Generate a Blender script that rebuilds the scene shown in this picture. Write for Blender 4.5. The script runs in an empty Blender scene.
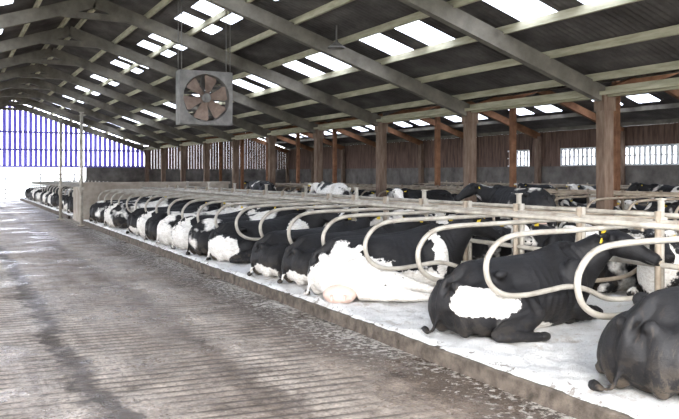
import bpy, bmesh, math, random
from mathutils import Vector, Matrix, noise
random.seed(7)
S=bpy.context.scene
COL=S.collection
F=750.0; TH=math.atan(388.5/F); HC=1.7

# ---------------------------------------------------------------- materials
def N(nt,t,**k):
    n=nt.nodes.new(t)
    for a,b in k.items(): setattr(n,a,b)
    return n
def L(nt,a,b): nt.links.new(a,b)
def newmat(name):
    m=bpy.data.materials.new(name); m.use_nodes=True
    nt=m.node_tree; b=nt.nodes['Principled BSDF']; return m,nt,b
def ramp(nt,fac,stops):
    r=N(nt,'ShaderNodeValToRGB'); e=r.color_ramp.elements
    while len(e)<len(stops): e.new(0.5)
    for i,(p,c) in enumerate(stops):
        e[i].position=p; e[i].color=(c[0],c[1],c[2],1)
    L(nt,fac,r.inputs[0]); return r
def mth(nt,op,a,b=None,c=None):
    n=N(nt,'ShaderNodeMath',operation=op)
    for i,v in enumerate((a,b,c)):
        if v is None: continue
        if isinstance(v,(int,float)): n.inputs[i].default_value=v
        else: L(nt,v,n.inputs[i])
    return n.outputs[0]
def mixc(nt,f,a,b,mode='MIX'):
    n=N(nt,'ShaderNodeMix',data_type='RGBA',blend_type=mode)
    if isinstance(f,(int,float)): n.inputs[0].default_value=f
    else: L(nt,f,n.inputs[0])
    for i,v in ((6,a),(7,b)):
        if isinstance(v,tuple): n.inputs[i].default_value=(v[0],v[1],v[2],1)
        else: L(nt,v,n.inputs[i])
    return n.outputs[2]
def noi(nt,vec,scale,detail=6,rough=.6):
    n=N(nt,'ShaderNodeTexNoise'); n.inputs['Scale'].default_value=scale
    n.inputs['Detail'].default_value=detail; n.inputs['Roughness'].default_value=rough
    if vec is not None: L(nt,vec,n.inputs['Vector'])
    return n
def mapping(nt,vec,sc):
    m=N(nt,'ShaderNodeMapping'); m.inputs['Scale'].default_value=sc; L(nt,vec,m.inputs[0]); return m.outputs[0]
def simple(name,c1,c2,scale=4,rough=.8,bump=.2,metal=0,stretch=(1,1,1)):
    m,nt,b=newmat(name)
    tc=N(nt,'ShaderNodeTexCoord'); v=mapping(nt,tc.outputs['Object'],stretch)
    n=noi(nt,v,scale)
    r=ramp(nt,n.outputs[0],[(.3,c1),(.7,c2)])
    L(nt,r.outputs[0],b.inputs['Base Color'])
    b.inputs['Roughness'].default_value=rough; b.inputs['Metallic'].default_value=metal
    if bump:
        n2=noi(nt,v,scale*6); bp=N(nt,'ShaderNodeBump'); bp.inputs['Strength'].default_value=bump
        bp.inputs['Distance'].default_value=.02
        L(nt,n2.outputs[0],bp.inputs['Height']); L(nt,bp.outputs[0],b.inputs['Normal'])
    return m

M_rafter=simple('weathered_frame',(.12,.105,.085),(.25,.225,.185),2,.85,.2)
M_purlin=simple('purlin_timber',(.32,.29,.20),(.55,.51,.38),3,.85,.2,0,(3,.5,3))
M_post=simple('post_timber',(.13,.08,.055),(.28,.21,.16),3,.85,.3,0,(3,3,.6))
M_rust=simple('rusty_frame',(.15,.07,.035),(.30,.155,.085),3,.85,.2)
M_steel=simple('galvanised_tube',(.28,.245,.20),(.54,.505,.44),5,.5,.1,.2)
M_steel2=simple('dirty_tube',(.26,.21,.16),(.50,.43,.34),5,.6,.1,.1)
M_conc=simple('concrete_block',(.26,.22,.18),(.44,.39,.33),2.5,.9,.4)
M_darkconc=simple('dark_block',(.09,.08,.07),(.22,.20,.18),1.5,.9,.3)
M_brown=simple('brown_boarding',(.08,.05,.038),(.22,.145,.11),2,.85,.2,0,(1,4,.5))
M_white=simple('white_paint',(.65,.66,.68),(.8,.8,.8),3,.6,.05)
M_fan=simple('fan_housing',(.16,.15,.14),(.30,.28,.26),4,.6,.1,.3)
M_blade=simple('fan_blade',(.20,.14,.11),(.34,.26,.21),4,.6,.1,.2)
M_darkin=simple('fan_interior',(.10,.09,.085),(.18,.17,.16),4,.7,.1)
M_hoof=simple('dark_horn',(.012,.011,.010),(.03,.028,.025),6,.35,0)
M_tag=simple('yellow_tag',(.75,.55,.05),(.85,.65,.08),6,.5,0)
M_pink=simple('udder_skin',(.60,.43,.36),(.74,.58,.50),5,.6,.1)
M_out=simple('outside_yard',(.40,.42,.36),(.55,.56,.52),.2,.9,0)

def roof_mat():
    m,nt,b=newmat('fibre_cement_sheet')
    tc=N(nt,'ShaderNodeTexCoord'); v=mapping(nt,tc.outputs['Object'],(1,.6,1))
    n=noi(nt,v,1.2); r=ramp(nt,n.outputs[0],[(.3,(.06,.05,.046)),(.5,(.11,.098,.09)),(.75,(.20,.18,.165))])
    L(nt,r.outputs[0],b.inputs['Base Color']); b.inputs['Roughness'].default_value=.9
    return m
M_roof=roof_mat()
def transl(name,col,f):
    m,nt,b=newmat(name)
    nt.nodes.remove(b)
    o=nt.nodes['Material Output']
    t=N(nt,'ShaderNodeBsdfTranslucent'); t.inputs[0].default_value=(*col,1)
    d=N(nt,'ShaderNodeBsdfDiffuse'); d.inputs[0].default_value=(*col,1)
    mx=N(nt,'ShaderNodeMixShader'); mx.inputs[0].default_value=f
    L(nt,t.outputs[0],mx.inputs[1]); L(nt,d.outputs[0],mx.inputs[2]); L(nt,mx.outputs[0],o.inputs[0])
    return m
M_sky=transl('translucent_rooflight',(.92,.95,1),.12)
M_lav=transl('lavender_cladding',(.30,.27,.56),.55)

def floor_mat():
    m,nt,b=newmat('dirty_grooved_concrete')
    tc=N(nt,'ShaderNodeTexCoord'); o=tc.outputs['Object']
    sp=N(nt,'ShaderNodeSeparateXYZ'); L(nt,o,sp.inputs[0])
    nw=noi(nt,o,.7,4); wob=mth(nt,'MULTIPLY',mth(nt,'SUBTRACT',nw.outputs[0],.5),.7)
    nf=noi(nt,o,9,6); wob2=mth(nt,'MULTIPLY',mth(nt,'SUBTRACT',nf.outputs[0],.5),.45)
    xx=mth(nt,'ADD',mth(nt,'ADD',sp.outputs[0],wob),wob2)
    xr=mth(nt,'DIVIDE',xx,4.0)
    A=(.33,.275,.23); Bc=(.46,.40,.345); D=(.11,.088,.072)
    band=ramp(nt,xr,[(.0,A),(.20,Bc),(.23,D),(.255,D),(.285,Bc),(.48,A),(.55,(.20,.16,.13)),(.60,Bc),(.74,A),(.82,(.16,.125,.10)),(.97,(.10,.08,.065))])
    n1=noi(nt,o,2.2,12,.8); r1=ramp(nt,n1.outputs[0],[(.36,(.32,.29,.26)),(.46,(.85,.83,.81)),(.56,(1.1,1.09,1.07)),(.66,(1.5,1.5,1.5))])
    c=mixc(nt,1,band.outputs[0],r1.outputs[0],'MULTIPLY')
    n3=noi(nt,o,30,6,.8); r3=ramp(nt,n3.outputs[0],[(.38,(.35,.32,.3)),(.48,(1,1,1)),(.62,(1.35,1.35,1.35))])
    c=mixc(nt,.9,c,r3.outputs[0],'MULTIPLY')
    st=noi(nt,mapping(nt,o,(9,.5,1)),1,6,.7); r2=ramp(nt,st.outputs[0],[(.35,(.68,.66,.64)),(.6,(1.12,1.12,1.12))])
    c=mixc(nt,.7,c,r2.outputs[0],'MULTIPLY')
    ph=mth(nt,'ADD',mth(nt,'MULTIPLY',sp.outputs[1],2*math.pi/.145),mth(nt,'MULTIPLY',nw.outputs[0],3.0))
    ph=mth(nt,'ADD',ph,mth(nt,'MULTIPLY',sp.outputs[0],4.0))
    ph=mth(nt,'ADD',ph,mth(nt,'MULTIPLY',n3.outputs[0],2.5))
    g=mth(nt,'MULTIPLY',mth(nt,'ADD',mth(nt,'SINE',ph),1),.5)
    g=mth(nt,'POWER',g,4)
    nm=noi(nt,o,.7,6,.7); gm=ramp(nt,nm.outputs[0],[(.42,(.12,.12,.12)),(.52,(1,1,1))])
    gg=mth(nt,'MULTIPLY',g,gm.outputs[0])
    c=mixc(nt,mth(nt,'MULTIPLY',gg,.85),c,(.08,.063,.05))
    cl=noi(nt,o,7,8,.75); cm_=ramp(nt,cl.outputs[0],[(.56,(0,0,0)),(.60,(1,1,1))])
    nmm=ramp(nt,nm.outputs[0],[(.45,(1,1,1)),(.55,(.15,.15,.15))])
    c=mixc(nt,mth(nt,'MULTIPLY',mth(nt,'MULTIPLY',cm_.outputs[0],nmm.outputs[0]),.8),c,(.10,.078,.06))
    edge=N(nt,'ShaderNodeMapRange'); L(nt,sp.outputs[0],edge.inputs[0]); edge.inputs[1].default_value=2.6; edge.inputs[2].default_value=3.9
    ns=noi(nt,o,14,8,.8)
    sd=mth(nt,'GREATER_THAN',mth(nt,'ADD',mth(nt,'ADD',ns.outputs[0],mth(nt,'MULTIPLY',nm.outputs[0],.3)),mth(nt,'MULTIPLY',edge.outputs[0],.17)),.81)
    c=mixc(nt,mth(nt,'MULTIPLY',sd,.75),c,(.70,.66,.60))
    L(nt,c,b.inputs['Base Color'])
    rr=ramp(nt,nm.outputs[0],[(.40,(.22,.22,.22)),(.6,(.65,.65,.65))]); L(nt,rr.outputs[0],b.inputs['Roughness'])
    bp=N(nt,'ShaderNodeBump'); bp.inputs['Strength'].default_value=.8; bp.inputs['Distance'].default_value=.03
    hh=mth(nt,'SUBTRACT',mth(nt,'ADD',n1.outputs[0],ns.outputs[0]),mth(nt,'MULTIPLY',gg,.6))
    L(nt,hh,bp.inputs['Height']); L(nt,bp.outputs[0],b.inputs['Normal'])
    return m
M_floor=floor_mat()
def bed_mat():
    m,nt,b=newmat('limed_sawdust')
    tc=N(nt,'ShaderNodeTexCoord'); o=tc.outputs['Object']
    n=noi(nt,o,2.4,8,.78); n2=noi(nt,o,26,6,.8)
    r=ramp(nt,n.outputs[0],[(.27,(.42,.36,.30)),(.37,(.76,.72,.67)),(.45,(.93,.92,.90))])
    r2=ramp(nt,n2.outputs[0],[(.32,(.52,.47,.42)),(.42,(1,1,1))])
    c=mixc(nt,.7,r.outputs[0],r2.outputs[0],'MULTIPLY')
    sp=N(nt,'ShaderNodeSeparateXYZ'); L(nt,o,sp.inputs[0])
    mr=N(nt,'ShaderNodeMapRange'); L(nt,sp.outputs[0],mr.inputs[0]); mr.inputs[1].default_value=4.15; mr.inputs[2].default_value=3.85
    e=mth(nt,'GREATER_THAN',mth(nt,'ADD',noi(nt,o,9,8,.75).outputs[0],mth(nt,'MULTIPLY',mr.outputs[0],.11)),.66)
    c=mixc(nt,mth(nt,'MULTIPLY',e,.7),c,(.22,.17,.13))
    L(nt,c,b.inputs['Base Color']); b.inputs['Roughness'].default_value=.95
    bp=N(nt,'ShaderNodeBump'); bp.inputs['Strength'].default_value=1; bp.inputs['Distance'].default_value=.05
    L(nt,n2.outputs[0],bp.inputs['Height']); L(nt,bp.outputs[0],b.inputs['Normal'])
    return m
M_bed=bed_mat()
M_kerb=simple('kerb_concrete',(.045,.036,.028),(.19,.155,.125),7,.9,.8)

def coat(name,patches=None,holes=None,seed=0,thr=.56,sc=1.7,grime=.4):
    m,nt,b=newmat(name)
    tc=N(nt,'ShaderNodeTexCoord'); o=tc.outputs['Object']
    nd=noi(nt,o,4.5,7,.68)
    def dist(lst,amp=1.5):
        cur=None
        for c,r in lst:
            s=N(nt,'ShaderNodeVectorMath',operation='SUBTRACT'); L(nt,o,s.inputs[0]); s.inputs[1].default_value=c
            d=N(nt,'ShaderNodeVectorMath',operation='DIVIDE'); L(nt,s.outputs[0],d.inputs[0]); d.inputs[1].default_value=r
            l=N(nt,'ShaderNodeVectorMath',operation='LENGTH'); L(nt,d.outputs[0],l.inputs[0])
            cur=l.outputs['Value'] if cur is None else mth(nt,'MINIMUM',cur,l.outputs['Value'])
        return mth(nt,'ADD',cur,mth(nt,'MULTIPLY',mth(nt,'SUBTRACT',nd.outputs[0],.5),amp))
    def sharp(v,t,inv=False):
        mr=N(nt,'ShaderNodeMapRange'); L(nt,v,mr.inputs[0])
        mr.inputs[1].default_value=t-.03; mr.inputs[2].default_value=t+.03
        if inv: mr.inputs[3].default_value=1; mr.inputs[4].default_value=0
        return mr.outputs[0]
    if patches:
        f=sharp(dist(patches),1.0,True)
        if holes: f=mth(nt,'MULTIPLY',f,sharp(dist(holes),1.0))
    else:
        oi=N(nt,'ShaderNodeObjectInfo')
        cb=N(nt,'ShaderNodeCombineXYZ'); k=mth(nt,'MULTIPLY',oi.outputs['Random'],37.0)
        L(nt,k,cb.inputs[0]); L(nt,k,cb.inputs[1]); cb.inputs[2].default_value=seed
        ad=N(nt,'ShaderNodeVectorMath',operation='ADD'); L(nt,o,ad.inputs[0]); L(nt,cb.outputs[0],ad.inputs[1])
        n=noi(nt,ad.outputs[0],sc,4,.5); f=sharp(n.outputs[0],thr)
        bl=sharp(dist([((2.27,0,.76),(.2,.06,.13)),((2.14,.47,.73),(.07,.2,.13)),((2.12,-.48,.73),(.07,.2,.13))],.6),1.0,True)
        f=mth(nt,'MAXIMUM',f,bl)
    hn=noi(nt,mapping(nt,o,(4,14,14)),3,6,.7)
    blk=ramp(nt,hn.outputs[0],[(.3,(.005,.005,.006)),(.7,(.018,.016,.016))])
    wht=ramp(nt,hn.outputs[0],[(.25,(.50,.44,.37)),(.55,(.82,.79,.74))])
    c=mixc(nt,f,blk.outputs[0],wht.outputs[0])
    sp=N(nt,'ShaderNodeSeparateXYZ'); L(nt,o,sp.inputs[0])
    mr=N(nt,'ShaderNodeMapRange'); L(nt,sp.outputs[2],mr.inputs[0]); mr.inputs[1].default_value=.32; mr.inputs[2].default_value=0
    dn=noi(nt,o,7,6,.7); dd=mth(nt,'MULTIPLY',mr.outputs[0],mth(nt,'MULTIPLY',sharp(dn.outputs[0],.52),grime))
    c=mixc(nt,dd,c,(.20,.155,.11))
    mx2=N(nt,'ShaderNodeMapRange'); L(nt,sp.outputs[0],mx2.inputs[0]); mx2.inputs[1].default_value=.5; mx2.inputs[2].default_value=0
    sn=noi(nt,mapping(nt,o,(5,22,5)),2,5,.7); s2=mth(nt,'MULTIPLY',mx2.outputs[0],mth(nt,'MULTIPLY',sharp(sn.outputs[0],.60),.22))
    c=mixc(nt,s2,c,(.11,.08,.055))
    L(nt,c,b.inputs['Base Color']); b.inputs['Roughness'].default_value=.58
    fur=noi(nt,mapping(nt,o,(14,45,45)),4,4,.7)
    bp=N(nt,'ShaderNodeBump'); bp.inputs['Strength'].default_value=.5; bp.inputs['Distance'].default_value=.012
    L(nt,mth(nt,'ADD',hn.outputs[0],mth(nt,'MULTIPLY',fur.outputs[0],.5)),bp.inputs['Height']); L(nt,bp.outputs[0],b.inputs['Normal'])
    return m

# ---------------------------------------------------------------- mesh helpers
def finish(bm,name,mats,smooth=False,link=True):
    bmesh.ops.recalc_face_normals(bm,faces=bm.faces)
    me=bpy.data.meshes.new(name); bm.to_mesh(me); bm.free()
    for m in (mats if isinstance(mats,(list,tuple)) else [mats]): me.materials.append(m)
    if smooth:
        for p in me.polygons: p.use_smooth=True
    if not link: return me
    ob=bpy.data.objects.new(name,me); COL.objects.link(ob); return ob
def box(bm,c,s,mi=0,rot=None):
    vs=[]
    for i in (-1,1):
        for j in (-1,1):
            for k in (-1,1):
                v=Vector((i*s[0]/2,j*s[1]/2,k*s[2]/2))
                if rot: v=rot@v
                vs.append(bm.verts.new(v+Vector(c)))
    for q in ((0,1,3,2),(4,6,7,5),(0,4,5,1),(2,3,7,6),(0,2,6,4),(1,5,7,3)):
        f=bm.faces.new([vs[i] for i in q]); f.material_index=mi
def beam(bm,p,q,w,h,mi=0):
    p=Vector(p);q=Vector(q);d=(q-p);l=d.length;d.normalize()
    up=Vector((0,0,1)) if abs(d.z)<.95 else Vector((0,1,0))
    s=d.cross(up).normalized(); u=s.cross(d)
    R=Matrix((s,d,u)).transposed()
    box(bm,(p+q)/2,(w,l,h),mi,R)
def ringloft(bm,rings,mi=0,closed=False):
    R=[[bm.verts.new(v) for v in r] for r in rings]
    n=len(R[0])
    for a,b in zip(R[:-1],R[1:]):
        for i in range(n):
            f=bm.faces.new((a[i],a[(i+1)%n],b[(i+1)%n],b[i])); f.material_index=mi; f.smooth=True
    for r in (R[0],R[-1]):
        f=bm.faces.new(r); f.material_index=mi
def catmull(pts,n):
    P=[Vector(p) for p in pts]; P=[P[0]*2-P[1]]+P+[P[-1]*2-P[-2]]
    out=[]
    for i in range(1,len(P)-2):
        a,b,c,d=P[i-1:i+3]
        for k in range(n):
            t=k/n
            out.append(.5*((2*b)+(c-a)*t+(2*a-5*b+4*c-d)*t*t+(3*b-a-3*c+d)*t**3))
    out.append(P[-2]); return out
def tube(bm,pts,r,segs=8,mi=0,sm=0):
    if sm:
        if isinstance(r,(list,tuple)):
            rr=[]
            for a,b in zip(r[:-1],r[1:]):
                for k in range(sm): rr.append(a+(b-a)*k/sm)
            r=rr+[r[-1]]
        pts=catmull(pts,sm)
    P=[Vector(p) for p in pts]
    rings=[];u=None
    for i,p in enumerate(P):
        t=(P[min(i+1,len(P)-1)]-P[max(i-1,0)]).normalized()
        if u is None:
            u=t.orthogonal().normalized()
        else:
            u=(u-t*u.dot(t)).normalized()
        w=t.cross(u); rad=r[i] if isinstance(r,(list,tuple)) else r
        rings.append([p+u*rad*math.cos(2*math.pi*k/segs)+w*rad*math.sin(2*math.pi*k/segs) for k in range(segs)])
    ringloft(bm,rings,mi)
def ellipsoid(bm,c,r,mi=0,rot=None,u=16,v=10):
    M=Matrix.Translation(Vector(c))
    if rot: M=M@rot.to_4x4()
    M=M@Matrix.Diagonal((r[0],r[1],r[2],1))
    g=bmesh.ops.create_uvsphere(bm,u_segments=u,v_segments=v,radius=1,matrix=M)
    for vv in g['verts']:
        for f in vv.link_faces: f.material_index=mi; f.smooth=True

# ---------------------------------------------------------------- cows
def sect(c,t,hw,hh,ridge=.0,n=24,flat=2.3):
    t=Vector(t).normalized(); s=Vector((0,0,1)).cross(t).normalized(); u=t.cross(s)
    out=[]
    for k in range(n):
        a=2*math.pi*k/n; ca,sa=math.cos(a),math.sin(a)
        x=math.copysign(abs(ca)**(2/flat),ca); z=math.copysign(abs(sa)**(2/flat),sa)
        if z>0: x*=1-ridge*z
        out.append(Vector(c)+s*x*hw+u*z*hh)
    return out
def loft_path(bm,st,n=24):
    rings=[]
    for i,(c,hw,hh,rg) in enumerate(st):
        a=Vector(st[max(i-1,0)][0]); b=Vector(st[min(i+1,len(st)-1)][0])
        rings.append(sect(c,b-a,hw,hh,rg,n))
    ringloft(bm,rings)
def head_parts(bm,ex,P,d,roll=0):
    d=Vector(d).normalized(); s=Vector((0,0,1)).cross(d).normalized(); u=d.cross(s)
    st=[(-.04,.05,.06,0),(.0,.10,.105,-.01),(.08,.118,.125,-.015),(.17,.118,.128,-.02),(.27,.092,.105,-.02),(.38,.070,.078,-.025),(.46,.078,.072,-.03),(.52,.076,.066,-.03),(.55,.05,.045,-.03)]
    rings=[sect(P+d*t+u*o,d,hw,hh,-.08,20,2.4) for t,hw,hh,o in st]
    ringloft(bm,rings)
    for sg in (-1,1):
        e=P+d*.02+s*sg*.19+u*.035
        ax=(s*sg+u*.02-d*.15).normalized(); bx=ax.cross(d).normalized(); cx=ax.cross(bx)
        R=Matrix((ax,bx,cx)).transposed()
        ellipsoid(bm,e,(.115,.055,.026),0,R,12,8)
        ellipsoid(bm,P+d*.14+s*sg*.095+u*.05,(.045,.035,.035))
        ellipsoid(ex,P+d*.155+s*sg*.122+u*.045,(.024,.012,.020),1,Matrix((d,s,u)).transposed(),10,8)
        ellipsoid(ex,P+d*.545+s*sg*.035-u*.015,(.012,.016,.012),1,None,8,6)
        t=e+ax*.05-u*.045
        box(ex,t,(.012,.055,.06),2,Matrix((d,s,u)).transposed())
    tube(ex,[P+d*.44+s*.078-u*.065,P+d*.53+s*.05-u*.07,P+d*.555-u*.07,P+d*.53-s*.05-u*.07,P+d*.44-s*.078-u*.065],.006,6,1,3)
    return
def gz(v,c,r): 
    return math.exp(-(((v.x-c[0])/r[0])**2+((abs(v.y)-c[1])/r[1])**2+((v.z-c[2])/r[2])**2))
def to_cow_mesh(bm,ex,name,vox=.018,lying=True):
    bmesh.ops.recalc_face_normals(bm,faces=bm.faces)
    me=bpy.data.meshes.new('tmp'); bm.to_mesh(me); bm.free()
    ob=bpy.data.objects.new('tmp',me); COL.objects.link(ob)
    m=ob.modifiers.new('r','REMESH'); m.mode='VOXEL'; m.voxel_size=vox; m.use_smooth_shade=True
    m=ob.modifiers.new('s','SMOOTH'); m.factor=.5; m.iterations=7
    dg=bpy.context.evaluated_depsgraph_get(); dg.update()
    me2=bpy.data.meshes.new_from_object(ob.evaluated_get(dg))
    bpy.data.objects.remove(ob)
    b2=bmesh.new(); b2.from_mesh(me2); b2.normal_update()
    dz=0 if lying else .60
    for f in b2.faces: f.smooth=True; f.material_index=0
    for v in b2.verts:
        p=v.co.copy(); q=Vector((p.x,p.y,p.z-dz))
        d=.010*noise.noise(p*4)+.004*noise.noise(p*13)
        if p.x<1.75:
            d-=.045*gz(q,(.64,.27,.50),(.13,.14,.10))
            d-=.026*gz(q,(1.22,.40,.35),(.05,.2,.28))
            d-=.022*gz(q,(.62,.42,.30),(.04,.2,.2))
            if .72<p.x<1.2 and q.z>.12 and abs(p.y)>.15:
                w=math.sin((p.x-.72)/.48*math.pi)
                d+=.003*w*math.sin((p.x-.18*q.z)*2*math.pi/.085)
            if p.x>1.5: d+=.003*math.sin((p.x+.3*q.z)*2*math.pi/.07)
        v.co=p+v.normal*d
    if lying:
        for v in b2.verts:
            if v.co.z<-.03: v.co.z=-.03
    exm=bpy.data.meshes.new('tmp2'); bmesh.ops.recalc_face_normals(ex,faces=ex.faces); ex.to_mesh(exm); ex.free()
    b2.from_mesh(exm)
    me3=bpy.data.meshes.new(name); b2.to_mesh(me3); b2.free()
    for mm in (None,M_hoof,M_tag,M_pink): me3.materials.append(mm)
    return me3
def leg(bm,ex,pts,rad,hoofdir=(1,0,0)):
    tube(bm,pts,rad,10,0,3)
    h=Vector(pts[-1]); hd=Vector(hoofdir).normalized()
    R=hd.to_track_quat('X','Z').to_matrix()
    ellipsoid(ex,h+hd*.03,(.075,.05,.042),1,R,10,8)

def lying_cow(name,head='fwd',spread=False,slim=1.0):
    bm=bmesh.new(); ex=bmesh.new()
    T=[((0.0,0,.43),.07,.10,.1),((.03,0,.40),.15,.18,.2),((.10,0,.36),.23,.27,.32),((.22,0,.33),.30,.33,.40),
       ((.36,0,.33),.335,.35,.42),((.52,0,.33),.36,.35,.45),((.74,0,.335),.39,.35,.46),((.97,0,.34),.42,.36,.44),((1.18,0,.345),.415,.375,.45),
       ((1.38,0,.37),.36,.39,.50),((1.55,0,.41),.28,.375,.52),((1.68,0,.46),.21,.31,.45)]
    T=[((c[0],c[1],c[2]),w*slim,h,r) for c,w,h,r in T]
    if head=='fwd':   nk=[((1.80,0,.57),.14,.23,.2),((1.93,0,.69),.11,.175,.1),((2.03,0,.79),.095,.14,0)]; P=(2.04,0,.85); d=(.9,0,-.42)
    elif head=='right': nk=[((1.80,-.04,.57),.14,.23,.2),((1.92,-.12,.69),.115,.175,.1),((1.99,-.20,.78),.095,.14,0)]; P=(2.0,-.22,.84); d=(.35,-.9,-.35)
    elif head=='left': nk=[((1.80,.04,.57),.14,.23,.2),((1.92,.12,.69),.115,.175,.1),((1.99,.20,.78),.095,.14,0)]; P=(2.0,.22,.84); d=(.45,.9,-.38)
    else: nk=[((1.80,0,.48),.15,.23,.2),((1.93,-.02,.47),.12,.18,.1),((2.04,-.03,.44),.10,.14,0)]; P=(2.05,-.03,.45); d=(.9,-.1,-.55)
    loft_path(bm,T+nk)
    head_parts(bm,ex,Vector(P),d)
    ellipsoid(bm,(1.62,0,.22),(.22,.15,.22))
    tube(bm,[(.06,0,.52),(.16,0,.61),(.3,0,.66),(.5,0,.67),(.9,0,.68),(1.3,0,.735),(1.55,0,.77),(1.72,0,.75)],[.04,.04,.03,.027,.024,.03,.04,.04],8,0,3)
    for sg in (-1,1):
        ellipsoid(bm,(.46,sg*.25*slim,.57),(.09,.055,.055))
        ellipsoid(bm,(.035,sg*.11,.475),(.055,.05,.055))
        ellipsoid(bm,(1.42,sg*.27*slim,.40),(.17,.10,.27))
        ellipsoid(bm,(.27,sg*.25*slim,.27),(.26,.13,.25),0,Matrix.Rotation(sg*.2,3,'X'))
        ellipsoid(bm,(.09,sg*.16,.25),(.13,.12,.24))
    if not spread:
        ellipsoid(bm,(.54,-.37,.23),(.26,.12,.19),0,Matrix.Rotation(-.25,3,'Y'))
        leg(bm,ex,[(.72,-.41,.24),(.50,-.47,.14),(.24,-.48,.10),(.14,-.51,.075),(.36,-.58,.06),(.60,-.60,.045)],[.12,.10,.07,.055,.040,.045])
        leg(bm,ex,[(.60,.36,.2),(.38,.40,.12),(.24,.42,.08),(.45,.46,.06),(.62,.48,.05)],[.12,.09,.06,.042,.045])
    else:
        ellipsoid(bm,(.42,-.36,.26),(.33,.16,.22))
        leg(bm,ex,[(.52,-.46,.25),(.78,-.56,.20),(.98,-.62,.15),(1.22,-.66,.09),(1.40,-.68,.06)],[.16,.11,.065,.042,.045])
        leg(bm,ex,[(.35,-.40,.13),(.62,-.62,.10),(.86,-.74,.075),(1.08,-.80,.055),(1.22,-.82,.05)],[.12,.09,.06,.042,.045])
        ellipsoid(ex,(.12,-.38,.09),(.19,.18,.11),3)
        for a,b2 in ((-.02,-.48),(.10,-.55),(.20,-.50)):
            tube(ex,[(a,b2,.10),(a-.03,b2-.05,.05)],[.022,.014],8,3)
    for sg in (-1,1):
        leg(bm,ex,[(1.36,sg*.28,.22),(1.52,sg*.30,.13),(1.78,sg*.28,.09),(1.64,sg*.20,.05),(1.48,sg*.18,.04)],[.11,.08,.062,.04,.04],(-1,0,0))
    tube(bm,[(.07,0,.55),(-.01,.01,.50),(-.06,.02,.36),(-.055,.05,.2),(-.07,.10,.06),(-.05,.2,.02)],[.036,.034,.028,.024,.022,.02],8,0,4)
    tube(bm,[(-.05,.2,.02),(-.0,.30,.015),(.05,.36,.01)],[.03,.045,.02],8,0,3)
    return to_cow_mesh(bm,ex,name)
def standing_cow(name,head='right'):
    bm=bmesh.new(); ex=bmesh.new(); z=.66
    T=[((0.0,0,z+.50),.07,.10,.1),((.04,0,z+.47),.16,.18,.15),((.14,0,z+.43),.23,.27,.2),((.30,0,z+.41),.28,.31,.28),
       ((.50,0,z+.39),.30,.34,.3),((.72,0,z+.36),.32,.36,.35),((.98,0,z+.34),.35,.38,.35),((1.2,0,z+.35),.33,.38,.38),
       ((1.40,0,z+.37),.28,.37,.42),((1.56,0,z+.42),.22,.33,.42),((1.68,0,z+.47),.17,.27,.4)]
    if head=='right': nk=[((1.80,-.05,z+.55),.13,.21,.2),((1.94,-.12,z+.63),.105,.16,.1),((2.04,-.20,z+.70),.09,.13,0)]; P=(2.05,-.24,z+.75); d=(.25,-.85,-.5)
    elif head=='left': nk=[((1.80,.05,z+.55),.13,.21,.2),((1.94,.12,z+.63),.105,.16,.1),((2.04,.20,z+.70),.09,.13,0)]; P=(2.05,.24,z+.75); d=(.25,.85,-.5)
    else: nk=[((1.82,0,z+.53),.13,.2,.2),((1.97,0,z+.58),.105,.16,.1),((2.08,0,z+.62),.09,.13,0)]; P=(2.1,0,z+.66); d=(.85,0,-.6)
    loft_path(bm,T+nk); head_parts(bm,ex,Vector(P),d)
    tube(bm,[(.05,0,z+.62),(.25,0,z+.715),(.5,0,z+.72),(.9,0,z+.70),(1.3,0,z+.73),(1.55,0,z+.76),(1.72,0,z+.74)],.035,8,0,3)
    for sg in (-1,1):
        ellipsoid(bm,(.48,sg*.22,z+.63),(.09,.06,.055)); ellipsoid(bm,(.05,sg*.11,z+.57),(.06,.05,.055))
        ellipsoid(bm,(.30,sg*.20,z+.28),(.25,.11,.30)); ellipsoid(bm,(1.42,sg*.19,z+.32),(.16,.09,.28))
        o=sg*.08
        leg(bm,ex,[(.38+o,sg*.21,z+.22),(.30+o,sg*.22,z+.02),(.13+o,sg*.2,.50),(.17+o,sg*.2,.28),(.20+o,sg*.2,.12),(.24+o,sg*.2,.05)],[.16,.11,.062,.045,.05,.052])
        leg(bm,ex,[(1.42-o,sg*.18,z+.20),(1.38-o,sg*.18,z-.02),(1.42-o,sg*.17,.38),(1.42-o,sg*.17,.2),(1.43-o,sg*.17,.10),(1.47-o,sg*.17,.05)],[.12,.085,.058,.042,.048,.05])
    ellipsoid(ex,(.36,0,z-.02),(.22,.17,.17),3)
    tube(bm,[(.05,0,z+.6),(-.04,0,z+.5),(-.07,0,z+.2),(-.06,0,z-.05),(-.05,0,.42)],[.035,.03,.024,.022,.04],8,0,4)
    return to_cow_mesh(bm,ex,name,.02,False)

COW={'fwd':lying_cow('cow_mesh_fwd','fwd'),'right':lying_cow('cow_mesh_right','right'),'left':lying_cow('cow_mesh_left','left'),
     'down':lying_cow('cow_mesh_down','down'),'spread':lying_cow('cow_mesh_spread','fwd',True),
     'stand':standing_cow('cow_mesh_stand','left'),'stand2':standing_cow('cow_mesh_stand2','fwd')}
coats=[coat('coat_a',seed=1,thr=.54),coat('coat_b',seed=5,thr=.57),coat('coat_c',seed=9,thr=.50),coat('coat_d',seed=13,thr=.61)]
coat_A=coat('coat_black',[((2.4,0,.7),(.12,.06,.2))])
coat_B=coat('coat_rump_patch',[((.24,-.42,.36),(.24,.22,.15)),((.08,-.28,.36),(.18,.2,.15)),((2.25,0,.75),(.3,.06,.2)),((.9,-.2,.02),(.25,.3,.08))],grime=.15)
coat_C=coat('coat_white_rear',[((.22,-.2,.25),(.62,.6,.40)),((1.0,-.55,.05),(.75,.5,.26)),((1.46,-.25,.5),(.12,.3,.35))],[((.05,.12,.55),(.25,.25,.28)),((.85,-.05,.70),(.5,.36,.38))],grime=.25)
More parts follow.
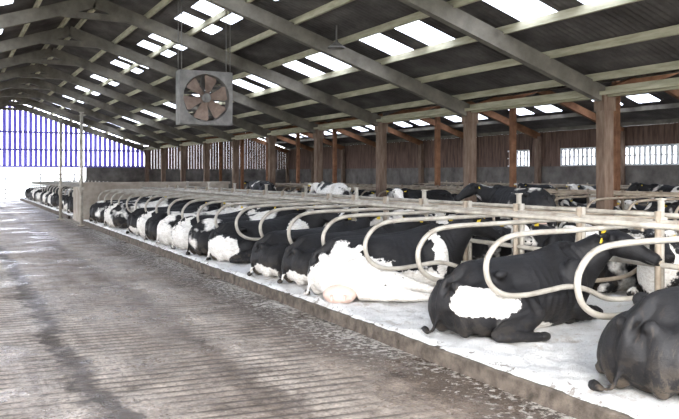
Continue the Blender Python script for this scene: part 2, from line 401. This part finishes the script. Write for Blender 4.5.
coat_D=coat('coat_dark',[((.05,-.15,.08),(.25,.25,.14)),((1.3,-.4,.2),(.2,.2,.2))])
coat_E=coat('coat_white_thigh',[((.1,-.2,.2),(.30,.35,.26)),((1.5,-.3,.4),(.22,.3,.5))])
coat_F=coat('coat_white_quarters',[((.3,0,.25),(.42,.7,.42)),((1.6,-.1,.3),(.3,.4,.5))],[((.5,-.3,.6),(.3,.25,.25)),((.1,.2,.4),(.15,.2,.2))])
coat_S=coat('coat_white_face',[((2.12,.45,1.25),(.16,.26,.22)),((1.1,0,.6),(.3,.3,.12))])
coat_W=coat('coat_white_neck',[((1.85,0,.6),(.42,.5,.5)),((.6,.3,.3),(.3,.3,.3))],[((2.05,0,.9),(.14,.3,.12))])
def put(kind,mat,x,y,z,rz=0,sc=1.0,zs=1.0,tilt=0):
    ob=bpy.data.objects.new('cow',COW[kind]); COL.objects.link(ob)
    ob.location=(x,y,z); ob.rotation_euler=(tilt,0,rz); ob.scale=(sc,sc,sc*zs)
    ob.material_slots[0].link='OBJECT'; ob.material_slots[0].material=mat
    return ob
BZ=.165
put('fwd',coat_A,4.12,3.62,BZ,.10,1.04)
put('right',coat_B,4.10,5.76,BZ,.09,1.02)
put('spread',coat_C,3.98,8.30,BZ,-.05,1.08)
put('fwd',coat_D,4.1,9.40,BZ,.04)
put('left',coat_D,4.0,10.35,BZ,.03,.98)
put('right',coat_E,4.02,12.5,BZ,-.02,1.0)
put('fwd',coats[0],3.98,13.6,BZ,.02)
seq=['fwd','right','down','left','fwd','right','fwd','left','down','fwd']
cm=[coat_F,coats[2],coats[0],coat_F,coat_D,coats[2],coats[1],coat_F,coats[0],coats[3]]
for i in range(10):
    if i in (5,): continue
    put(seq[i],cm[i],4.0+random.uniform(-.05,.1),14.8+1.1*i,BZ,random.uniform(-.06,.06),random.uniform(.94,1.0))
for i in range(18):
    if i%6==4: continue
    put(random.choice(['fwd','right','down','left']),random.choice(coats),4.05,30.4+1.1*i,BZ,random.uniform(-.06,.06),.97)
for i in range(20):
    if i in (9,14): continue
    k='left' if i%3==0 else random.choice(['fwd','left','left'])
    m=[coats[1],coats[0],coat_W,coats[2]][i%4]
    put(k,m,8.98,3.85+1.1*i,BZ,math.pi+random.uniform(-.05,.05),random.uniform(.98,1.02))
for i in range(22):
    if random.random()<.15: continue
    put(random.choice(['fwd','down','left','right']),random.choice(coats),11.95,7.9+1.1*i*1.0,BZ,random.uniform(-.06,.06),.97)
for i in range(16):
    if random.random()<.3: continue
    put(random.choice(['fwd','left','right']),random.choice(coats),16.75,12.3+1.1*i,BZ,math.pi,.95)
put('stand',coat_S,11.0,15.2,0.0,math.pi+.1,.92)
put('stand',coats[1],10.3,11.0,0.0,math.pi*.5,1.0)
put('stand2',coats[2],10.3,19.4,0.0,math.pi*.5,1.0)
put('stand2',coats[3],10.4,25.5,0.0,math.pi*.5,1.0)
put('stand2',coats[1],19.3,11.6,0.0,math.pi*.5,1.0)
put('stand',coats[3],19.3,14.6,0.0,math.pi*.5,.95)
put('stand',coats[3],20.3,21.5,0.0,math.pi,.9)
put('stand',coats[0],20.4,19.0,0.0,math.pi,.9)

# ---------------------------------------------------------------- cubicle dividers
def divider_bm(bm,ox=0,oy=0,sg=1,r=.027,oz=BZ):
    P=[(2.30,1.02),(1.7,1.00),(1.0,.985),(.45,.975),(.18,.93),(.03,.80),(.0,.66),(.06,.52),(.22,.43),(.45,.41),(.72,.43),(1.0,.45),(1.25,.40),(1.5,.30),(1.8,.27),(2.30,.27)]
    pts=[(ox+sg*x,oy,oz+z) for x,z in P]
    tube(bm,pts,r,8,0,4)
def row(yl,x0,sg,name,mat,single=True):
    if single:
        b=bmesh.new(); divider_bm(b,0,0,sg,oz=0)
        tube(b,[(sg*2.3,0,-.02),(sg*2.3,0,1.14)],.034,8)
        me=finish(b,name,mat,True,False)
        for y in yl:
            ob=bpy.data.objects.new(name,me); COL.objects.link(ob); ob.location=(x0,y,BZ)
            ob.rotation_euler=(0,0,random.uniform(-.02,.02))
    else:
        b=bmesh.new()
        for y in yl:
            divider_bm(b,x0,y,sg); tube(b,[(x0+sg*2.3,y,BZ-.02),(x0+sg*2.3,y,BZ+1.14)],.034,8)
        finish(b,name,mat,True)
Y1=[.94+1.1*i for i in range(23)]
row(Y1,4.24,1,'cubicle_divider',M_steel)
row(Y1,8.78,-1,'cubicle_divider',M_steel2)
row([29.65+1.1*i for i in range(19)],4.22,1,'cubicle_divider',M_steel)
row([7.35+1.1*i for i in range(24)],12.0,1,'cubicle_divider_row',M_steel2,False)
row([7.35+1.1*i for i in range(24)],16.6,-1,'cubicle_divider_row',M_steel2,False)
row([7.35+1.1*i for i in range(24)],21.0,1,'cubicle_divider_row',M_steel2,False)
def rails(name,specs,mat,r=.028):
    b=bmesh.new()
    for (x,z,y0,y1) in specs: tube(b,[(x,y0,z),(x,(y0+y1)/2,z),(x,y1,z)],r,8)
    return finish(b,name,mat,True)
rails('neck_rail',[(5.72,1.215,.6,25.5),(7.30,1.215,.6,25.5)],M_steel)
rails('head_rail',[(6.50,1.19,.6,25.5),(6.50,.75,.6,25.5)],M_steel,.03)
rails('neck_rail',[(5.72,1.215,29.4,50),(6.50,1.19,29.4,50)],M_steel)
rails('neck_rail',[(13.4,1.22,7,33),(14.3,1.2,7,33),(15.2,1.22,7,33),(14.3,.8,7,33)],M_steel2)
rails('neck_rail',[(22.4,1.22,7,33),(23.2,1.2,7,33),(23.2,.8,7,33)],M_steel2)
b=bmesh.new()
for i in range(11):
    y=Y1[4]-2.2*2+2.2*i
    tube(b,[(6.56,y+.05,BZ-.05),(6.56,y+.05,1.42)],.035,10)
    box(b,(6.56,y+.05,1.20),(.10,.08,.08)); box(b,(6.56,y+.05,1.43),(.075,.075,.015))
finish(b,'rail_support_posts',M_steel,False)

# ---------------------------------------------------------------- ground, beds, kerb
b=bmesh.new(); box(b,(9.15,26,-.1),(29.9,60,.2)); finish(b,'floor',M_floor)
b=bmesh.new(); box(b,(0,60,-.25),(500,500,.05)); finish(b,'ground_yard',M_out)
def bed(name,x0,x1,y0,y1,nx,ny):
    b=bmesh.new(); g=[]
    for j in range(ny+1):
        r=[]
        for i in range(nx+1):
            x=x0+(x1-x0)*i/nx; y=y0+(y1-y0)*j/ny
            z=BZ-.005+.04*noise.noise((x*1.6,y*1.6,0))+.035*noise.noise((x*5,y*5,3))+.02*noise.noise((x*13,y*13,5))
            if i==0: z=BZ-.035+.01*noise.noise((y*6,2,2)); x+=.02*noise.noise((y*3,1,1))+.012*noise.noise((y*11,1,1))
            r.append(b.verts.new((x,y,z)))
        g.append(r)
    for j in range(ny):
        for i in range(nx):
            b.faces.new((g[j][i],g[j][i+1],g[j+1][i+1],g[j+1][i])).smooth=True
    loop=[g[0][i] for i in range(nx+1)]+[g[j][nx] for j in range(1,ny+1)]+[g[ny][i] for i in range(nx-1,-1,-1)]+[g[j][0] for j in range(ny-1,0,-1)]
    low=[b.verts.new((v.co.x,v.co.y,0)) for v in loop]
    for k in range(len(loop)):
        b.faces.new((loop[k],low[k],low[(k+1)%len(loop)],loop[(k+1)%len(loop)]))
    b.faces.new(low)
    return finish(b,name,M_bed)
bed('cubicle_bed',3.885,9.05,.3,26.0,110,420)
bed('cubicle_bed',3.885,9.05,29.2,51,20,60)
bed('cubicle_bed',11.65,16.9,6.5,34.5,20,60)
bed('cubicle_bed',20.6,23.8,6.5,34.5,12,40)
def kerb(name,x,y0,y1):
    b=bmesh.new(); n=int((y1-y0)/.05); rings=[]
    for j in range(n+1):
        y=y0+(y1-y0)*j/n
        a=.018*noise.noise((y*.9,x,1))+.006*noise.noise((y*7,x,2)); c=.008*noise.noise((y*5,x,7))+.005*noise.noise((y*14,x,7))
        rings.append([Vector((x-.065+a,y,0)),Vector((x-.055+a,y,.115+c)),Vector((x-.04+a,y,.13+c)),Vector((x+.03,y,.132+c*.5)),Vector((x+.08,y,.0))])
    ringloft(b,rings)
    for f in b.faces: f.smooth=False
    return finish(b,name,M_kerb)
kerb('kerb',3.90,.3,26.0); kerb('kerb',3.90,29.2,51); kerb('kerb',11.6,6.5,34.5)

# ---------------------------------------------------------------- barn frame
FY=[11.9+4.8*k for k in range(-3,10)]
XR=3.5; ZR=6.44; SL=.33; XP=12.7; XL=-5.7; ZE=ZR-SL*(XP-XR); X2=18.3; Z2=ZE+SL*(X2-XP); XB=24.0; ZB=Z2-SL*(XB-X2)
Y0,Y1e=-3.1,55.6
b=bmesh.new()
for y in FY:
    for (xa,za,xb,zb) in ((XR,ZR,XP,ZE),(XR,ZR,XL,ZE)):
        beam(b,(xa,y,za-.02),(xb,y,zb-.02),.17,.34)
    beam(b,(XR-.9,y,ZR-.42),(XR+.9,y,ZR-.42),.19,.16)
finish(b,'portal_rafters',M_rafter)
b=bmesh.new()
for y in FY:
    beam(b,(XP,y,ZE),(X2,y,Z2),.15,.28); beam(b,(X2,y,Z2),(XB-.1,y,ZB),.15,.28)
    beam(b,(X2,y,Z2-.1),(X2,y,0),.18,.18)
finish(b,'lean_to_rafters',M_rust)
for y in FY:
    b=bmesh.new()
    box(b,(XP,y,ZE/2),(.27,.24,ZE)); box(b,(XP,y,.15),(.4,.38,.3)); 
    box(b,(XP,y,ZE-.18),(.36,.28,.34))
    finish(b,'barn_post',M_post)
b=bmesh.new()
for y in FY: box(b,(XL,y,ZE/2),(.27,.24,ZE)); box(b,(XB-.15,y,ZB/2),(.22,.22,ZB))
finish(b,'eave_posts',M_post)
b=bmesh.new()
def purl(x,z,w=.075): box(b,(x,(Y0+Y1e)/2,z),(w,Y1e-Y0,.16))
for k in range(8):
    x=XR+.25+k*1.22
    z=ZR-SL*(x-XR)+.215; purl(x,z); purl(2*XR-x,z)
finish(b,'roof_purlins',M_purlin)
b=bmesh.new()
for k in range(5):
    x=XP+.9+k*1.1; purl(x,ZE+SL*(x-XP)+.2)
for k in range(5):
    x=X2+.3+k*1.3; purl(x,Z2-SL*(x-X2)+.2)
finish(b,'lean_to_purlins',M_rafter)
b=bmesh.new()
box(b,(XP,(Y0+Y1e)/2,ZE+.06),(.14,Y1e-Y0,.22)); box(b,(XL,(Y0+Y1e)/2,ZE+.06),(.14,Y1e-Y0,.22))
box(b,(XP-.2,(Y0+Y1e)/2,ZE+.02),(.1,Y1e-Y0,.08))
finish(b,'valley_beam',M_purlin)

def roof(name,xa,za,xb,zb,lights):
    xs=sorted(set([xa,xb]+[v for l in lights for v in l]+[xa+(xb-xa)*k/5 for k in range(1,5)]))
    bm=bmesh.new(); st=.0375; n=int((Y1e-Y0)/st); prev=None
    for j in range(n+1):
        y=Y0+j*st; dz=.024*math.sin(2*math.pi*y/.15)
        cur=[bm.verts.new((x,y,za+(zb-za)*(x-xa)/(xb-xa)+.325+dz)) for x in xs]
        if prev:
            yo=(y-st/2-FY[0])%4.8
            on=(1.65<yo<2.6) or (3.3<yo<4.25)
            for i in range(len(xs)-1):
                f=bm.faces.new((prev[i],prev[i+1],cur[i+1],cur[i])); f.smooth=True
                xm=(xs[i]+xs[i+1])/2
                if on and any(l[0]<xm<l[1] for l in lights): f.material_index=1
        prev=cur
    return finish(bm,name,[M_roof,M_sky])
roof('roof_right_slope',XR-.02,ZR,XP,ZE,[(8.8,10.0),(5.6,6.7)])
roof('roof_left_slope',XL-.3,ZE-.1,XR+.02,ZR,[(.3,1.4),(-3.3,-2.2)])
roof('roof_second_span_near',XP,ZE,X2,Z2,[(15.0,16.2)])
roof('roof_second_span_far',X2,Z2,XB+.3,ZB-.1,[(21.1,22.3)])

# ---------------------------------------------------------------- walls
b=bmesh.new(); y=Y1e-.1
x=XL
while x<XP:
    zt=ZR-SL*abs(x-XR)+.25; zb=2.15
    box(b,(x,y,(zt+zb)/2),(.23,.03,zt-zb)); x+=.33
for z in (2.15,3.3,4.5):
    half=(ZR+.2-z)/SL
    xa=max(XL,XR-half); xb=min(XP,XR+half)
    box(b,((xa+xb)/2,y-.08,z),(xb-xa,.12,.12))
finish(b,'wall_far',M_lav)
b=bmesh.new(); box(b,(10.6,Y1e-.12,1.05),(4.2,.2,2.1)); box(b,(18.35,Y1e-.12,1.0),(11.2,.2,2.0)); finish(b,'wall_far_block',M_darkconc)
b=bmesh.new()
x=XP+.1
while x<XB:
    zt=(ZE+SL*(x-XP) if x<X2 else Z2-SL*(x-X2))+.25
    box(b,(x,Y1e-.05,(zt+2)/2),(.2,.03,zt-2)); x+=.215
finish(b,'wall_far_boarding',M_brown)
b=bmesh.new(); box(b,(XB+.1,(Y0+Y1e)/2,1.0),(.2,Y1e-Y0,2.0)); finish(b,'wall_right',M_darkconc)
b=bmesh.new(); y=Y0
def inwin(y): return (15<y<25) or (27.2<y<28.6)
while y<Y1e:
    if not inwin(y): box(b,(XB+.05,y,(2.0+ZB+.2)/2),(.03,.22,ZB+.2-2.0))
    else: box(b,(XB+.05,y,(2.75+ZB+.2)/2),(.03,.236,ZB+.2-2.75))
    y+=.235
finish(b,'wall_right_boarding',M_brown)
def window(name,ya,yb):
    b=bmesh.new(); y=ya
    while y<=yb:
        box(b,(XB+.05,y,2.4),(.04,.13,.8)); y+=.25
    box(b,(XB+.05,(ya+yb)/2,2.03),(.08,yb-ya,.08)); box(b,(XB+.05,(ya+yb)/2,2.75),(.08,yb-ya,.08)); box(b,(XB+.02,(ya+yb)/2,2.4),(.04,yb-ya,.05))
    finish(b,name,M_white)
window('window_1',15,25); window('window_2',27.2,28.6)
b=bmesh.new(); box(b,(XL-.1,(Y0+Y1e)/2,.6),(.2,Y1e-Y0,1.2)); finish(b,'wall_left',M_conc)
b=bmesh.new()
for z in (.35,.6,.85,1.1,1.35,1.6): box(b,(3.2,54.6,z),(9.0,.05,.06))
for k in range(5): box(b,(-1.2+k*2.2,54.6,.85),(.09,.09,1.7))
finish(b,'field_gate',M_white)
b=bmesh.new(); box(b,(6.45,26.35,.66),(5.1,.35,1.32)); box(b,(6.45,26.35,1.35),(5.2,.45,.08)); box(b,(4.1,27.6,.6),(.3,2.2,1.2)); finish(b,'wall_partition',M_conc)
for (px,py) in ((3.75,25.4),(3.55,29.0)):
    b=bmesh.new(); tube(b,[(px,py,0),(px,py,3.65)],.055,10); box(b,(px,py,3.66),(.14,.14,.03)); box(b,(px,py,.02),(.25,.25,.04))
    box(b,(px,py,1.2),(.16,.1,.08)); finish(b,'gate_post',M_steel,False)

# ---------------------------------------------------------------- fan
fan=bpy.data.objects.new('ventilation_fan',None); COL.objects.link(fan); fan.location=(5.53,17.9,3.53)
def child(ob): ob.parent=fan; return ob
hs=.63
b=bmesh.new()
for s in (-1,1):
    box(b,(s*hs,0,0),(.05,.42,2*hs+.05)); box(b,(0,0,s*hs),(2*hs,.42,.05))
def plate(bm,y,ri,mi=0,n=48):
    ins=[];out=[]
    for k in range(n):
        a=2*math.pi*k/n; ca,sa=math.cos(a),math.sin(a); m=hs/max(abs(ca),abs(sa))
        ins.append(bm.verts.new((ca*ri,y,sa*ri))); out.append(bm.verts.new((ca*m,y,sa*m)))
    for k in range(n):
        f=bm.faces.new((ins[k],ins[(k+1)%n],out[(k+1)%n],out[k])); f.material_index=mi
    return ins
i1=plate(b,-.20,.58); i2=plate(b,-.02,.55)
for k in range(48): b.faces.new((i1[k],i1[(k+1)%48],i2[(k+1)%48],i2[k]))
child(finish(b,'housing',M_fan))
b=bmesh.new()
for k in range(6):
    a=2*math.pi*k/6+.25; R=Matrix.Rotation(a,3,'Y'); vs=[]
    for r_,w,tw in ((.10,.09,.9),(.3,.15,.7),(.48,.20,.5),(.54,.17,.45)):
        for s in (-1,1):
            for o in (-.006,.006): vs.append(b.verts.new(R@Vector((s*w*math.cos(tw),-.12+s*w*math.sin(tw)*.6+o,r_))))
    for q in range(3):
        o=q*4; A=vs[o:o+4]; B=vs[o+4:o+8]
        for i,j in ((0,1),(1,3),(3,2),(2,0)): b.faces.new((A[i],A[j],B[j],B[i]))
    b.faces.new((vs[0],vs[1],vs[3],vs[2])); b.faces.new((vs[12],vs[13],vs[15],vs[14]))
child(finish(b,'blades',M_blade))
b=bmesh.new(); tube(b,[(0,-.2,0),(0,.12,0)],.11,20); tube(b,[(0,-.24,0),(0,-.2,0)],.06,16)
box(b,(0,.14,0),(1.24,.05,.09)); box(b,(0,.14,0),(.09,.05,1.24)); child(finish(b,'motor',M_fan))
b=bmesh.new()
for k in range(5):
    rr=.11*(k+1); tube(b,[(rr*math.cos(a*math.pi/16),.20,rr*math.sin(a*math.pi/16)) for a in range(33)],.006,5)
for k in range(9): beam(b,(-.6,.2,-.58+.145*k),(.6,.2,-.58+.145*k),.02,.06)
child(finish(b,'rear_shutter',M_darkin))
b=bmesh.new()
for sx in (-1,1):
    for sy in (-.15,.15): tube(b,[(sx*.61,sy,.58),(sx*.61,sy,(ZR-SL*abs(5.53+sx*.61-XR))+.2-3.53)],.012,6)
child(finish(b,'hanger_rods',M_fan))
b=bmesh.new(); lx,ly=8.0,15.6; lz=ZR-SL*(lx-XR)
prof=[(.03,.0),(.05,-.05),(.12,-.10),(.20,-.16),(.21,-.19),(.17,-.19),(.08,-.12)]
rings=[[Vector((lx+r*math.cos(2*math.pi*k/20),ly+r*math.sin(2*math.pi*k/20),lz-.15+z)) for k in range(20)] for r,z in prof]
ringloft(b,rings); tube(b,[(lx,ly,lz+.2),(lx,ly,lz-.16)],.02,6)
finish(b,'pendant_lamp',M_fan)

# ---------------------------------------------------------------- light
w=bpy.data.worlds.new('World'); S.world=w; w.use_nodes=True
nt=w.node_tree; bg=nt.nodes['Background']
tc=N(nt,'ShaderNodeTexCoord'); sp=N(nt,'ShaderNodeSeparateXYZ'); L(nt,tc.outputs['Generated'],sp.inputs[0])
r=ramp(nt,sp.outputs[2],[(0,(.86,.88,.93)),(.5,(.80,.87,1.0))])
L(nt,r.outputs[0],bg.inputs[0]); bg.inputs[1].default_value=5.5
sun=bpy.data.lights.new('sun','SUN'); sun.energy=5.5; sun.angle=math.radians(35); sun.color=(1,.96,.90)
so=bpy.data.objects.new('sun',sun); COL.objects.link(so)
so.rotation_euler=Vector((-.55,-.75,.42)).to_track_quat('Z','Y').to_euler()

# ---------------------------------------------------------------- camera
cam=bpy.data.cameras.new('camera'); co=bpy.data.objects.new('camera',cam); COL.objects.link(co)
co.location=(0,0,HC); co.rotation_euler=(math.pi/2,0,-TH)
cam.sensor_width=36; cam.lens=F/679*36; cam.shift_y=-36.5/679; cam.clip_end=500
S.camera=co
S.view_settings.view_transform='Standard'
try: S.view_settings.look='Medium High Contrast'
except Exception: pass
S.view_settings.exposure=0.5
